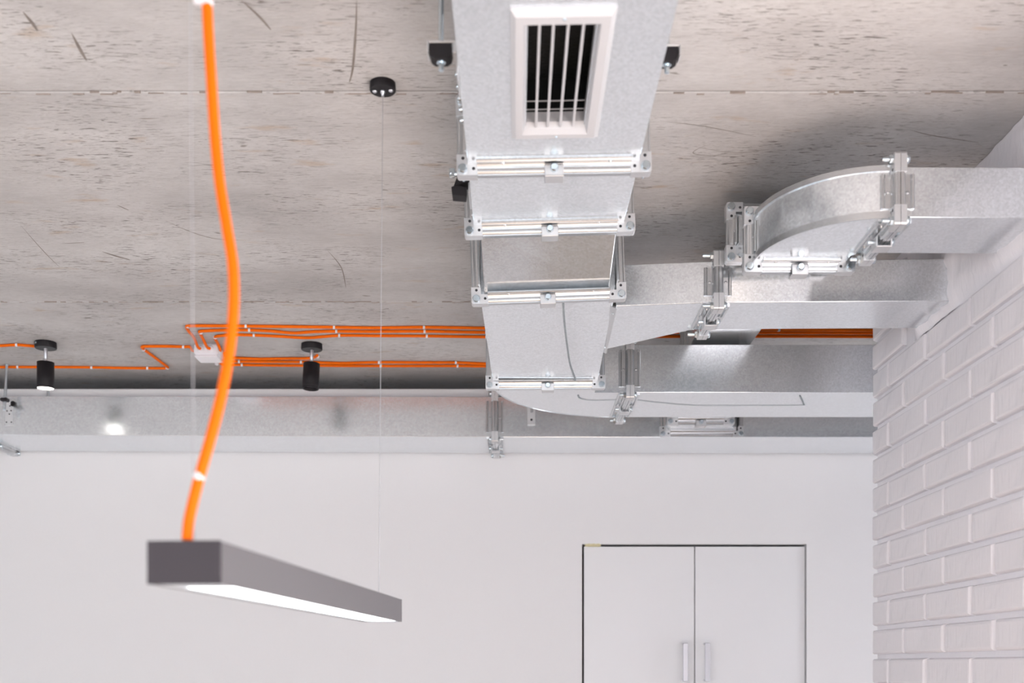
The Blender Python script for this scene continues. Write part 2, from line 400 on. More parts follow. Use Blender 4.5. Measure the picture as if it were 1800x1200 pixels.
# brick wall on the right: mortar body, bricks proud of it
DE = 3.03
wr = MB(); [wr.box(XW+.0115, XW+.25, a, c, h0+ZC, h1+ZC) for a, c, h0, h1 in ((DR, -1.0, -1.6, HC+.02), (1.55, DE-.006, -1.6, HC+.02), (-1.0, 1.55, -1.6, -1.45), (-1.0, 1.55, .78, HC+.02))]; wr.box(XW+.25, 3.45, DE-.25, DE-.006, -1.6+ZC, HC+.02+ZC)
wf = MB()
for d in (-1.0, .25, 1.50): wf.cham(XW+.12, XW+.17, d, d+.05, -1.45+ZC, .78+ZC, .004)
for h in (-1.45, .73): wf.cham(XW+.12, XW+.17, -1.0, 1.55, h+ZC, h+.05+ZC, .004)
part('window_4', wf, M['plastic'], kind='structure')
wallr = part('wall_right', wr, M['mortar'], kind='structure')
PITCH, H0 = 0.0757, 0.0215
def brickmesh(L, seed):
    r = random.Random(seed); b = MB(); hh = .0302
    j = lambda s=.0012: r.uniform(-s, s)
    tilt = r.uniform(-.0012, .0012)
    rings = []
    for x, ins in ((.0125, -.002), (.0040, 0.0), (.0010, .0024), (0.0, .0060)):
        rings.append([(x+j(.0006)+tilt, s1*(L/2-ins)+j(), s2*(hh-ins)+j(.0008)) for s1, s2 in ((-1, -1), (1, -1), (1, 1), (-1, 1))])
    vs = [p for rg in rings for p in rg]; fs = []
    for i in range(3):
        for k in range(4): fs.append((i*4+k, i*4+(k+1) % 4, (i+1)*4+(k+1) % 4, (i+1)*4+k))
    fs.append((12, 13, 14, 15)); fs.append((3, 2, 1, 0))
    b.add(vs, fs); return b.mesh('brick', [M['brick']])
full = [brickmesh(.2490, s) for s in range(9)]
half = {}
nb = 0
for i in range(-3, 14):
    hc = H0+PITCH*(i+.5)
    off = 2.79 if i % 2 == 0 else 2.905
    edges = [DE]; d = off
    while d > 1.58: edges.append(d); d -= .2625
    for d1, d0 in zip(edges[:-1], edges[1:]):
        L = d1-d0-.0135; dc = (d0+d1)/2+(.006 if d1 == DE else 0); 
        if d1 == DE: L = d1-d0-.006; dc = d0+.006+L/2
        if hc > .775 and 1.93 < dc < 2.73: continue            # patched with plaster where the ducts go through
        if hc+.031 > HC: continue
        if L > .245 and L < .255: me = random.choice(full)
        else:
            key = round(L, 3)
            if key not in half: half[key] = brickmesh(L, 50+len(half))
            me = half[key]
        o = put('brick', me, wallr); o.location = (XW+random.uniform(-.001, .001), dc, hc+ZC); nb += 1
# rough plaster around the ducts
pb = MB(); rnd = random.Random(4)
nu, nv = 46, 16
def pz(u, v): return (1.80+u/nu*.93, .775+v/nv*(HC-.001-.775))
vs = []; 
for v in range(nv+1):
    for u in range(nu+1):
        d, h = pz(u, v); e = min(u, nu-u, v)/3.0; e = min(1, e)
        near = 0
        for (a0, a1, b0, b1) in ((2.06, 2.25, .81, .905), (2.49, 2.69, .797, .89)):
            dx = max(a0-d, d-a1, 0); dy = max(b0-h, h-b1, 0); q = math.hypot(dx, dy)
            if 0 < q < .035: near = max(near, 1-q/.035)
        vs.append((XW+.0095-(.008+.004*rnd.random())*e-near*(.004+.012*rnd.random()), d+rnd.uniform(-.006, .006), h+rnd.uniform(-.004, .004)*(1 if 0 < v < nv else 0)+ZC))
fs = [(v*(nu+1)+u, v*(nu+1)+u+1, (v+1)*(nu+1)+u+1, (v+1)*(nu+1)+u) for v in range(nv) for u in range(nu)]
pb.add(vs, fs, 0, True)
part('plaster_patch', pb, M['mortar'], wallr, label='rough plaster patch where the ducts enter')

# ------------------------------------------------------------------ cabinet in the niche
cab = thing('wall_cabinet', 'white two door built-in cabinet in the back wall niche', 'cabinet', (.66, DB+.05, 0))
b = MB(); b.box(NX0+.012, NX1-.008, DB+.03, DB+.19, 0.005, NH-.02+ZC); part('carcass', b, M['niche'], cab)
for x0, x1, hx, lab in ((.2525, .6655, .6275, 'left door'), (.6690, 1.0805, .709, 'right door')):
    b = MB(); b.cham(x0, x1, DB+.012, DB+.03, .02, .4425+ZC, .0012)
    dr = part('door', b, M['laminate'], cab, label=lab)
    b = MB(); b.cham(hx-.0095, hx+.0095, DB-.0255, DB-.019, -.062+ZC, .081+ZC, .0015)
    for h in (-.062, .075): b.cham(hx-.0095, hx+.0095, DB-.02, DB+.0125, h+ZC, h+.006+ZC, .001)
    part('handle', b, M['chrome'], dr)
fm = MB()
for k in range(6): fm.lathe(P(.262+k*.009, DB+.004, .4445), P(.262+k*.009, DB+.008, .4515), [(0, .006), (.3, .008+.002*(k % 2)), (.8, .007), (1, .003)], 8)
o = part('foam_blob', fm, M['foam'], cab, label='yellowish foam wedge above the left door')

# unseen white table, added for its bright reflection in the sloping duct neck
dk = thing('added_desk', 'unseen white table added below the ducts to reflect in the sloping duct neck', 'added_desk', (.02, 3.2, 0))
b = MB(); b.cham(-.52, .15, 3.10, 3.65, .725, .75, .003); part('desk_top', b, M['laminate'], dk)
for dx in (-.49, .12):
    for dy in (3.13, 3.62):
        b = MB(); b.cham(dx-.02, dx+.02, dy-.02, dy+.02, .0005, .7252, .003); part('leg', b, M['laminate'], dk)

# ------------------------------------------------------------------ ducts
def loft(secs, caps=True, skip_bottom=None):
    """secs: list of 4 corners bl, br, tr, tl as world vectors"""
    b = MB(); vs = [p for s in secs for p in s]; fs = []
    for i in range(len(secs)-1):
        for k in range(4):
            if skip_bottom is not None and k == 0 and i == skip_bottom: continue
            fs.append((i*4+k, i*4+(k+1) % 4, (i+1)*4+(k+1) % 4, (i+1)*4+k))
    if caps: fs.append((0, 1, 2, 3)); n = (len(secs)-1)*4; fs.append((n+3, n+2, n+1, n))
    b.add(vs, fs); return b
def sec_y(d, x0, x1, h0, h1, roll=0.0):
    """section across a duct that runs away from the viewer; roll lowers its left side"""
    dz = math.tan(roll)*(x1-x0)/2
    return [P(x0, d, h0-dz), P(x1, d, h0+dz), P(x1, d, h1+dz), P(x0, d, h1-dz)]
def sec_x(x, d0, d1, h0, h1, h0b=None):
    h0b = h0 if h0b is None else h0b
    return [P(x, d0, h0), P(x, d1, h0b), P(x, d1, h1), P(x, d0, h1)]
def duct(name, label, loc, secs, cat='air duct', **kw):
    t = thing(name, label, cat, loc); o = part('duct_shell', loft(secs, **kw), M['galv'], t, bevel=.0016); return t

# --- flanged joints
_cache = {}
def cached(key, fn):
    if key not in _cache: _cache[key] = fn()
    return _cache[key]
RIM = .020
def bar_mesh(L, far, rivets=True):
    def mk():
        b = MB(); s = 1 if far else -1
        prof = [(.0005, 0), (.030, 0), (.0305, .0035), (.0285, .0050), (.0255, .0048), (.0225, .0026), (.0125, .0026), (.0105, .0052), (.0098, .0085), (.0098, .0135), (.0080, .0158), (.0062, .0168), (.0062, .0190), (.0005, .0190)]
        b.extrude([(s*y, r) for y, r in prof], lambda y, r, t: (t, y, r), -L/2, L/2)
        if rivets:
            for t in ((-.36, .33) if L > .12 else (0.03,)):
                b.lathe((t*L, s*.0175, .0024), (t*L, s*.0175, .0052), [(0, .0036), (.5, .0032), (1, .0014)], 8)
        return b.mesh('flange_bar', [M['galv_bar']])
    return cached(('bar', round(L, 4), far), mk)
CL, CW = .036, .0205
def corner_mesh(far):
    """L plate; local origin at duct corner, arms along -x and -z (from outer corner inward), outward = +x,+z"""
    def mk():
        b = MB(); s = 1 if far else -1
        o = RIM; i = -(CL-RIM); c = .004
        poly = [(i, o), (o-c, o), (o-c*.35, o-c*.35), (o, o-c), (o, i), (o-CW+.002, i), (o-CW, i+.002), (o-CW, o-CW), (i+.002, o-CW), (i, o-CW+.002)]
        b.extrude(poly, lambda x, z, t: (x, s*t, z), .0004, .0112)
        n0 = len(b.f)
        for hx, hz in ((i+.0065, o-CW/2-.001), (o-CW/2-.001, i+.0065)):
            b.lathe((hx, s*.0095, hz), (hx, s*.0115, hz), [(0, .0029), (1, .0029)], 12, 1)
        return b.mesh('corner_plate', [M['plate'], M['hole']])
    return cached(('corner', far), mk)
def bolt_mesh(headfar, tail=.014):
    def mk():
        b = MB(); s = 1 if headfar else -1
        b.lathe((0, s*.0112, 0), (0, s*.0188, 0), [(0, .0078), (.1, .0085), (.7, .0082), (1, .0066)], 12)
        b.hexbolt((0, -s*.0112, 0), (0, -s*.0185, 0), .0082)
        b.lathe((0, s*.012, 0), (0, -s*(.0185+tail), 0), [(0, .0042), (.92, .0042), (1, .0034)], 10)
        return b.mesh('corner_bolt', [M['zinc']])
    return cached(('bolt', headfar, tail), mk)
def clamp_meshes(headfar):
    def mk():
        b = MB(); s = 1 if headfar else -1; wd = .0165
        for y0, y1 in ((-.0150, -.0118), (.0118, .0150)): b.cham(-wd, wd, y0, y1, .0055, .0255, .0008)
        b.cham(-wd, wd, -.0150, .0150, .0228, .0258, .0008)
        c = MB()
        c.lathe((0, s*.015, .0125), (0, s*.0235, .0125), [(0, .0066), (.1, .0074), (.7, .0072), (1, .0056)], 12)
        c.cyl((0, s*.016, .0125), (0, -s*.026, .0125), .004, 10)
        return b.mesh('clamp', [M['plate']]), c.mesh('clamp_bolt', [M['zinc']])
    return cached(('clamp', headfar), mk)
def joint(label, cx, d, hc, W, H, run='y', roll=0.0, headfar=False, clamps='b', tail=.014, near_only=False, far_only=False, group='bolted duct flanges', clamp_shift=0.0):
    """flange joint centred on a duct of W x H; local y runs along the duct, local x across it"""
    t = thing('duct_flange', label, 'duct flange', P(cx, d, hc), None, (0, -roll, 0) if run == 'y' else (0, 0, -PI/2))
    sides = [(0, -1, W), (0, 1, W), (-1, 0, H), (1, 0, H)]
    for far in ((False,) if near_only else (True,) if far_only else (False, True)):
        for sx, sz, L in sides:
            ln = L-2*(CL-RIM)+.002
            o = put('flange_bar', bar_mesh(ln, far), t)
            o.location = (sx*W/2, 0, sz*H/2)
            o.rotation_euler = (0, {(0, 1): 0, (0, -1): PI, (1, 0): PI/2, (-1, 0): -PI/2}[(sx, sz)], 0)
        for k, (sx, sz) in enumerate(((1, 1), (1, -1), (-1, -1), (-1, 1))):
            o = put('corner_plate', corner_mesh(far), t)
            o.location = (sx*W/2, 0, sz*H/2); o.rotation_euler = (0, k*PI/2, 0)
    for sx in (-1, 1):
        for sz in (-1, 1):
            o = put('corner_bolt', bolt_mesh(headfar, tail), t); o.location = (sx*(W/2+.0095), 0, sz*(H/2+.0095))
    cm, cb = clamp_meshes(headfar)
    for c in clamps:
        o = put('clamp', cm, t); bo = put('clamp_bolt', cb, o)
        if c == 'b': o.location = (clamp_shift, 0, -H/2); o.rotation_euler = (0, PI, 0)
        if c == 'l': o.location = (-W/2, 0, 0); o.rotation_euler = (0, -PI/2, 0)
        if c == 'r': o.location = (W/2, 0, 0); o.rotation_euler = (0, PI/2, 0)
    return t

# --- main duct running away from the viewer
X0, X1, HB, HT = -.0855, .2145, .876, .976
ra, rb, rc = math.radians(1.0), math.radians(1.6), math.radians(2.0)
DF1, DF2, DF3, DF4 = 1.995, 2.272, 2.452, 3.082
# first section, with the register opening in its underside
OX0, OX1, OD0, OD1 = .0155, .1090, 1.546, 1.848
t = thing('air_duct', 'wide galvanized ceiling duct section that carries the white vent grille', 'air duct', P(.0645, 1.5, HB))
sA = [sec_y(-.6, X0, X1, HB, HT, ra), sec_y(1.46, X0, X1, HB, HT, ra), sec_y(1.90, X0, X1, HB, HT, ra), sec_y(DF1-.001, X0, X1, HB, HT, ra)]
mb = loft(sA, skip_bottom=1)
def onb(x, d): return P(x, d, HB+math.tan(ra)*(x-(X0+X1)/2))
q = [onb(X0, 1.46), onb(X1, 1.46), onb(X1, 1.90), onb(X0, 1.90), onb(OX0, OD0), onb(OX1, OD0), onb(OX1, OD1), onb(OX0, OD1)]
mb.add(q, [(0, 1, 5, 4), (1, 2, 6, 5), (2, 3, 7, 6), (3, 0, 4, 7)])
import bmesh
def weld(o):
    bm = bmesh.new(); bm.from_mesh(o.data); bmesh.ops.remove_doubles(bm, verts=bm.verts, dist=1e-5); bmesh.ops.recalc_face_normals(bm, faces=bm.faces)
    for e in bm.edges: e.smooth = not (len(e.link_faces) == 2 and e.calc_face_angle(0) > .6)
    bm.to_mesh(o.data); bm.free()
weld(part('duct_shell', mb, M['galv'], t, bevel=.0016))
b = MB(); b.add([P(x, d, h) for h in (HB+.006, HT-.004) for d in (1.48, 1.89) for x in (X0+.006, X1-.006)], [(4, 5, 7, 6), (0, 1, 5, 4), (2, 6, 7, 3), (0, 4, 6, 2), (1, 3, 7, 5)])
part('duct_lining', b, M['insul'], t, label='black lining seen through the grille')
for k in range(5):
    b = MB(); b.lathe(P(X0+.001, 1.745+k*.036, .905-k*.0005), P(X0-.0085, 1.745+k*.036, .905-k*.0005), [(0, .0052), (.6, .0055), (1, .0036)], 8)
    part('side_screw', b, M['zinc'], t)
# vent grille
vg = thing('vent_grille', 'white rectangular vent grille with four long blades under the ceiling duct', 'vent grille', P(.064, 1.69, HB))
FX0, FX1, FD0, FD1 = -.0085, .1345, 1.513, 1.882
b = MB()
def ringq(b, a, c, mi=0):
    vs = list(a)+list(c); b.add(vs, [(i, (i+1) % 4, (i+1) % 4+4, i+4) for i in range(4)], mi)
def rect(x0, x1, d0, d1, h): return [P(x0, d0, h+math.tan(ra)*(x0-.0645)), P(x1, d0, h+math.tan(ra)*(x1-.0645)), P(x1, d1, h+math.tan(ra)*(x1-.0645)), P(x0, d1, h+math.tan(ra)*(x0-.0645))]
seq = [rect(FX0, FX1, FD0, FD1, HB+.0004), rect(FX0, FX1, FD0, FD1, HB-.0035), rect(FX0+.007, FX1-.007, FD0+.009, FD1-.009, HB-.0100),
       rect(OX0-.006, OX1+.006, OD0-.006, OD1+.012, HB-.0100), rect(OX0-.003, OX1+.003, OD0-.001, OD1+.003, HB-.0040), rect(OX0, OX1, OD0+.001, OD1-.004, HB+.004), rect(OX0, OX1, OD0+.001, OD1-.004, HB+.020)]
for a, c in zip(seq[:-1], seq[1:]): ringq(b, a, c)
part('frame', b, M['grille'], vg)
for xb in (.0315, .0505, .0708, .0918):
    b = MB(); hb = HB+math.tan(ra)*(xb-.0645); b.cham(xb-.0018, xb+.0018, OD0-.002, OD1-.0005, hb-.004+ZC, hb+.0055+ZC, .0006); part('blade', b, M['grille'], vg)
for dd in (1.795, 1.822):
    b = MB(); b.cyl(P(OX0-.001, dd, HB+.0125), P(OX1+.001, dd, HB+.0145), .0009, 8); part('cross_wire', b, M['grille'], vg)
for sx, sd, sh in ((.0645, 1.5275, -.010), (.0650, 1.868, -.010), (.105, 1.8475, .008)):
    b = MB(); b.lathe(P(sx, sd, HB+sh+.0005), P(sx, sd, HB+sh-.0012), [(0, .0028), (1, .0021)], 10); part('screw', b, M['zinc'], vg)

def shell_between(name, label, loc, secs): return duct(name, label, loc, secs)
shell_between('air_duct', 'short plain duct section between the first and second flange rings', P(.0645, 2.13, HB), [sec_y(DF1+.001, X0, X1, HB, HT, ra), sec_y(DF2-.001, X0, X1, HB, HT, rb)])
shell_between('air_duct', 'sloping speckled duct neck that mirrors brown floor between two flange rings', P(.064, 2.36, .84), [sec_y(DF2+.001, -.0720, .2010, HB-.003, HT, rb), sec_y(DF3-.001, -.0690, .1985, .7985, .945, rc)])
mainD = [sec_y(DF3+.001, -.0790, .2135, .8010, .945, rc), sec_y(DF4, -.0640, .2195, .7650, .8980, 0.0)]
tD = shell_between('air_duct', 'plain duct section with marker line between branch tap and elbow', P(.07, 2.77, .78), mainD)

joint('first duct flange ring beyond the white vent grille', .0645, DF1, (HB+HT)/2, .300, .100, roll=ra, clamp_shift=.0)
joint('second duct flange ring beyond the white vent grille', .0645, DF2, (HB+HT)/2, .300, .100, roll=rb, clamp_shift=.0)
joint('duct flange ring at the far end of the sloping neck', .0665, DF3, .872, .2925, .146, roll=rc, clamp_shift=-.002)
joint('duct flange ring where the main duct meets its rounded elbow', .0778, DF4, .8315, .2835, .133, roll=math.radians(.3), clamp_shift=.006)

# --- elbow at the end of the main duct, turning right
FH0, FH1, FD0_, FD1_ = .765, .900, 3.200, 3.517
XF5 = .318
def prism(outline, h0, h1, smooth_from=None):
    b = MB(); n = len(outline)
    vs = [P(x, d, h0) for x, d in outline]+[P(x, d, h1) for x, d in outline]
    b.add(vs, [tuple(range(n)), tuple(range(n, 2*n))[::-1]])
    for i in range(n):
        j = (i+1) % n; sm = smooth_from is not None and smooth_from[0] <= i < smooth_from[1]
        b.add([vs[i], vs[j], vs[j+n], vs[i+n]], [(0, 1, 2, 3)], 0, sm)
    return b
arc = []
for k in range(25):
    a = PI - k/24*PI/2; arc.append((XF5-.001+(XF5+.064-.001)*math.cos(a), DF4+.012+(FD1_-DF4-.012)*math.sin(a)))
outl = [(.2195, DF4+.001), (-.064, DF4+.001)]+arc+[(XF5-.001, FD0_), (.2195, FD0_)]
el = thing('duct_elbow', 'rounded galvanized duct elbow turning right at the end of the main duct', 'air duct', P(.1, 3.3, FH0))
ob = part('duct_shell', prism(outl, FH0, FH1-.002, (1, 26)), M['galv'], el); weld(ob)
def curve_strip(path, h0, h1, thick, outward):
    """thin band standing proud of a curved wall"""
    b = MB(); n = len(path); vin = []; 
    for i, (x, d) in enumerate(path):
        tx = path[min(i+1, n-1)][0]-path[max(i-1, 0)][0]; td = path[min(i+1, n-1)][1]-path[max(i-1, 0)][1]; l = math.hypot(tx, td); nx, ndd = (-td/l*outward, tx/l*outward)
        vin.append([P(x, d, h0), P(x+nx*thick, d+ndd*thick, h0), P(x+nx*thick, d+ndd*thick, h1), P(x, d, h1)])
    vs = [p for s in vin for p in s]
    fs = [(i*4+k, i*4+(k+1) % 4, (i+1)*4+(k+1) % 4, (i+1)*4+k) for i in range(n-1) for k in range(4)]
    fs += [(0, 1, 2, 3), tuple(4*(n-1)+k for k in (3, 2, 1, 0))]
    b.add(vs, fs, 0, False); return b
part('edge_seam', curve_strip(arc, FH0-.0012, FH0+.010, .0022, 1), M['galv_bar'], el)
joint('upright duct flange between the main elbow and the lower branch', XF5, (FD0_+FD1_)/2, (FH0+FH1)/2, .317, .133, run='x', headfar=True, tail=.010)
duct('air_duct', 'lower wide branch duct running right from the elbow behind the brick corner', P(.65, 3.36, FH0), [sec_x(XF5+.001, FD0_, FD1_, FH0, FH1), sec_x(3.29, FD0_, FD1_, FH0, FH1)])

# --- upper branch G off the side of the main duct
GH0, GH1 = .797, .888
XG = .4425
tg = thing('duct_tap', 'tapered saddle tap joining the upper branch to the main duct', 'air duct', P(.33, 2.7, GH0))
gx0 = .2215
b = loft([[P(gx0, 2.530, GH0), P(gx0+.004, 2.845, GH0-.008), P(gx0+.004, 2.845, GH1-.004), P(gx0, 2.530, GH1)], [P(XG-.03, 2.507, GH0), P(XG-.03, 2.712, GH0), P(XG-.03, 2.712, GH1), P(XG-.03, 2.507, GH1)], [P(XG-.001, 2.506, GH0), P(XG-.001, 2.706, GH0), P(XG-.001, 2.706, GH1), P(XG-.001, 2.506, GH1)]])
part('duct_shell', b, M['galv'], tg, bevel=.0016)
b = MB(); b.add([P(.2095, 2.538, GH0+.0022), P(.2238, 2.538, GH0-.0025), P(.2260, 2.862, GH0-.0150), P(.2130, 2.862, GH0-.0095), P(.2095, 2.538, GH0+.0052), P(.2238, 2.538, GH0+.0005), P(.2260, 2.862, GH0-.0120), P(.2130, 2.862, GH0-.0065)], [(0, 1, 2, 3), (4, 5, 6, 7), (0, 1, 5, 4), (1, 2, 6, 5), (2, 3, 7, 6), (3, 0, 4, 7)])
part('saddle_flange', b, M['galv_bar'], tg)
b = MB()
for dd, hh in ((2.578, -.0015), (2.82, -.0105)): b.lathe(P(.2185, dd, GH0+hh+.001), P(.2185, dd, GH0+hh-.0028), [(0, .0036), (.5, .0032), (1, .0014)], 8)
part('rivet', b, M['zinc'], tg)
joint('upright duct flange on the upper branch beside the tapered tap', XG, 2.606, (GH0+GH1)/2, .200, .091, run='x', headfar=True, tail=.016)
duct('air_duct', 'upper straight branch duct passing beneath the bend into the brick wall', P(.7, 2.59, GH0), [sec_x(XG+.001, 2.506, 2.706, GH0, GH1), sec_x(XW+.03, 2.488, 2.688, GH0-.002, GH1)])

# --- top branch E: out of the wall, a tight bend, then away over the other two branches
EH0, EH1, ED0, ED1 = .810, .902, 2.062, 2.240
XE = .690
EX0, EX1, DE1 = .478, .662, 2.300
duct('air_duct', 'topmost short duct running from the bend into the brick wall', P(.82, 2.15, EH0), [sec_x(XE+.001, ED0, ED1, EH0, EH1), sec_x(XW+.03, ED0+.003, ED1+.003, EH0, EH1)])
arcE = []
for k in range(25):
    a = PI - k/24*PI/2; arcE.append((XE-.012+(XE-.012-EX0)*math.cos(a), DE1-.012-(DE1-.012-ED0)*math.sin(a)))
outE = [(EX1, DE1-.001), (EX0, DE1-.001)]+arcE+[(XE-.001, ED0), (XE-.001, ED1), (EX1+.01, ED1+.004), (EX1, ED1+.014)]
eb = thing('duct_elbow', 'shiny quarter-round duct bend in front of the brick wall', 'air duct', P(.58, 2.18, EH0))
ob = part('duct_shell', prism(outE, EH0, EH1, (1, 27)), M['galv'], eb); weld(ob)
pathE = [(EX0, DE1-.001)]+arcE+[(XE-.001, ED0)]
part('edge_seam', curve_strip(pathE, EH0-.002, EH0+.0105, .0035, -1), M['galv_bar'], eb)
part('edge_seam', curve_strip(pathE, EH1-.0085, EH1+.002, .0035, -1), M['galv_bar'], eb)
joint('duct flange between the shiny bend and the short duct into the brick', XE, (ED0+ED1)/2, (EH0+EH1)/2, ED1-ED0, EH1-EH0, run='x', headfar=True, tail=.012)
joint('duct flange at the open end of the shiny bend facing away', (EX0+EX1)/2, DE1, (EH0+EH1)/2, EX1-EX0, EH1-EH0)
RH0, RH1, RX0, RX1, DE2 = .884, .972, .470, .668, 2.452
duct('air_duct', 'short offset duct rising behind the shiny bend', P(.57, 2.38, .86), [sec_y(DE1+.001, EX0, EX1, EH0, EH1), sec_y(DE2-.001, RX0, RX1, RH0, RH1)])
joint('far duct flange behind the shiny bend, nearest the ceiling', (RX0+RX1)/2, DE2, (RH0+RH1)/2, RX1-RX0, RH1-RH0, clamps='')
DE3 = 3.36
duct('air_duct', 'dark duct crossing above the upper branch, seen in the gap between branches', P(.57, 2.8, .9), [sec_y(DE2+.001, RX0, RX1, RH0, RH1), sec_y(2.60, .490, .671, .915, .990), sec_y(DE3-.001, .502, .672, .921, .996)])
joint('duct flange half hidden above the lower branch', .587, DE3, .9585, .170, .075, clamps='')
DE4 = 3.765
duct('air_duct', 'duct dropping behind the lower branch toward the wall duct', P(.6, 3.5, .9), [sec_y(DE3+.001, .502, .672, .921, .996), sec_y(3.56, .505, .69, .921, .996), sec_y(3.70, .517, .700, .812, .90), sec_y(DE4-.001, .517, .700, .812, .90)])
joint('low duct flange in front of the wall duct behind the lower branch', .6085, DE4, .856, .183, .088)
JH0, JH1, JD0, JD1 = .788, .928, 3.940, 4.240
tp = thing('duct_tap', 'flared square tap on the face of the wall duct', 'air duct', P(.63, 3.88, .8))
part('duct_shell', loft([sec_y(DE4+.001, .517, .700, .812, .90), sec_y(3.80, .517, .700, .812, .90), sec_y(JD0-.002, .515, .765, .806, .915)]), M['galv'], tp, bevel=.0012)
joint('flat duct flange fixed to the face of the wall duct', .640, JD0-.0005, .8605, .250, .107, near_only=True, clamps='')

# --- wall duct J along the back wall
XJ, XJL = -.075, -1.872
duct('air_duct', 'long wall duct below the spotlights, reflecting them', P(-1, 4.09, JH0), [sec_x(XJL+.001, JD0, JD1, .7955, .930, .7955), sec_x(XJ-.001, JD0, JD1, JH0, JH1)])
duct('air_duct', 'wall duct continuing right behind the elbow to the brick corner', P(.6, 4.09, JH0), [sec_x(XJ+.001, JD0, JD1, JH0, JH1), sec_x(3.29, JD0, JD1, JH0-.003, JH1-.003)])
duct('air_duct', 'wall duct end piece at the far left edge beside the threaded hanger', P(-2.2, 4.09, JH0), [sec_x(-2.9, JD0, JD1, .798, .931), sec_x(XJL-.001, JD0, JD1, .7955, .930)])
joint('wall duct flange left of the main elbow', XJ, (JD0+JD1)/2, (JH0+JH1)/2, .298, .138, run='x', headfar=False, tail=.012)
joint('wall duct flange at the far left edge', XJL, (JD0+JD1)/2, .863, .298, .132, run='x', headfar=True, tail=.010)

trk = thing('cable_trunking', 'white cable trunking strip lying along the top of the wall duct', 'trunking', P(-1, 4.0, JH1))
b = MB(); b.cham(-2.9, -.096, 3.985, 4.035, JH1+.0025+ZC, .9665+ZC, .003); part('trunking_body', b, M['wallpaint'], trk)
# marker line drawn across the undersides
def plane_z(x, d):       # underside height of section D
    f = (d-DF3)/(DF4-DF3); roll = rc*(1-f); xl = -.079+f*.015; xr = .2135+f*.006; return .801+f*(.765-.801)+math.tan(roll)*(x-(xl+xr)/2)
def mark(pts, hf, parent, wd, off=.0012):
    pp = smoothpath([Vector((x, d, 0)) for x, d in pts], 6); b = MB(); n = len(pp); vs = []
    for i, p in enumerate(pp):
        t2 = (pp[min(i+1, n-1)]-pp[max(i-1, 0)]).normalized(); sd = Vector((-t2.y, t2.x, 0))*wd/2
        for s in (-1, 1):
            q2 = p+sd*s; vs.append(P(q2.x, q2.y, hf(q2.x, q2.y)-off))
    b.add(vs, [(2*i, 2*i+1, 2*i+3, 2*i+2) for i in range(n-1)]); part('marker_line', b, M['mark'], parent, label='thin grey marker line')
def hit(x, y, h): d = h*2000/(1168-y); return ((x-908)*d/2000, d)
mark([hit(990, 533, .797), hit(992, 562, .795), hit(997, 605, .785), hit(1003, 640, .777), hit(1015, 672, .768)], plane_z, tD, .0045, .0022)
mark([hit(1016, 694, .765), hit(1021, 700, .765), hit(1045, 703, .765), hit(1094, 702, .765)], lambda x, d: FH0, el, .0045)
tF = bpy.data.objects['air_duct.004'] if 'air_duct.004' in bpy.data.objects else el
for o_ in bpy.data.objects:
    if o_.get('label', '').startswith('lower wide branch'): tF = o_
mark([hit(1118, 702, .765), hit(1160, 707, .765), hit(1225, 712, .765), hit(1320, 712, .765), hit(1405, 711.5, .765), hit(1412, 709, .765), hit(1406, 695, .765)], lambda x, d: FH0, tF, .0045)

# ------------------------------------------------------------------ threaded rod hangers
def hanger(label, x, d, h, side, xs, plate_h=.05):
    """side -1: hangs on the left face of a duct at x = xs, +1 on the right face"""
    t = thing('threaded_rod_hanger', label, 'hanger', P(x, d, HC))
    b = MB(); b.cyl(P(x, d, HC-.0005), P(x, d, h-.033), .0040, 10); part('threaded_rod', b, M['zinc'], t)
    b = MB(); b.hexbolt(P(x, d, h+.0015), P(x, d, h+.0085), .0075); part('nut', b, M['zinc'], t)
    b = MB(); b.hexbolt(P(x, d, h-.0215), P(x, d, h-.0145), .0075); b.cyl(P(x, d, h-.0145), P(x, d, h-.013), .0105, 14); part('nut', b, M['zinc'], t)
    b = MB(); b.extrude([(-.016, .0015), (.016, .0015), (.017, -.008), (.015, -.016), (.009, -.0205), (-.009, -.0205), (-.015, -.016), (-.017, -.008)], lambda a, c, y: P(x+a, y, h+c), d-.012, d+.012); part('rubber_damper', b, M['rubber'], t)
    b = MB(); x0, x1 = sorted((x+side*.0175, xs-side*.0005)); b.cham(x0, x1, d-.0145, d+.0145, h+.0015+ZC, h+.0040+ZC, .0006)
    b.cham(*sorted((x+side*.0175, x+side*.0200)), d-.0145, d+.0145, h-.012+ZC, h+.004+ZC, .0006)
    b.cham(*sorted((x-side*.0175, xs-side*.0005)), d-.0140, d-.0115, h-.013+ZC, h+.004+ZC, .0006)
    x2, x3 = sorted((xs-side*.0002, xs+side*.0024)); b.cham(x2, x3, d-.0145, d+.06, h-plate_h+.004+ZC, h+.0040+ZC, .0006)
    part('z_bracket', b, M['plate'], t); return t
hanger('threaded rod hanger on the left side of the duct above the vent grille', -.1113, 1.68, .9095, -1, X0)
hanger('threaded rod hanger half hidden at the right side of the main duct', .2325, 1.76, .948, 1, X1)
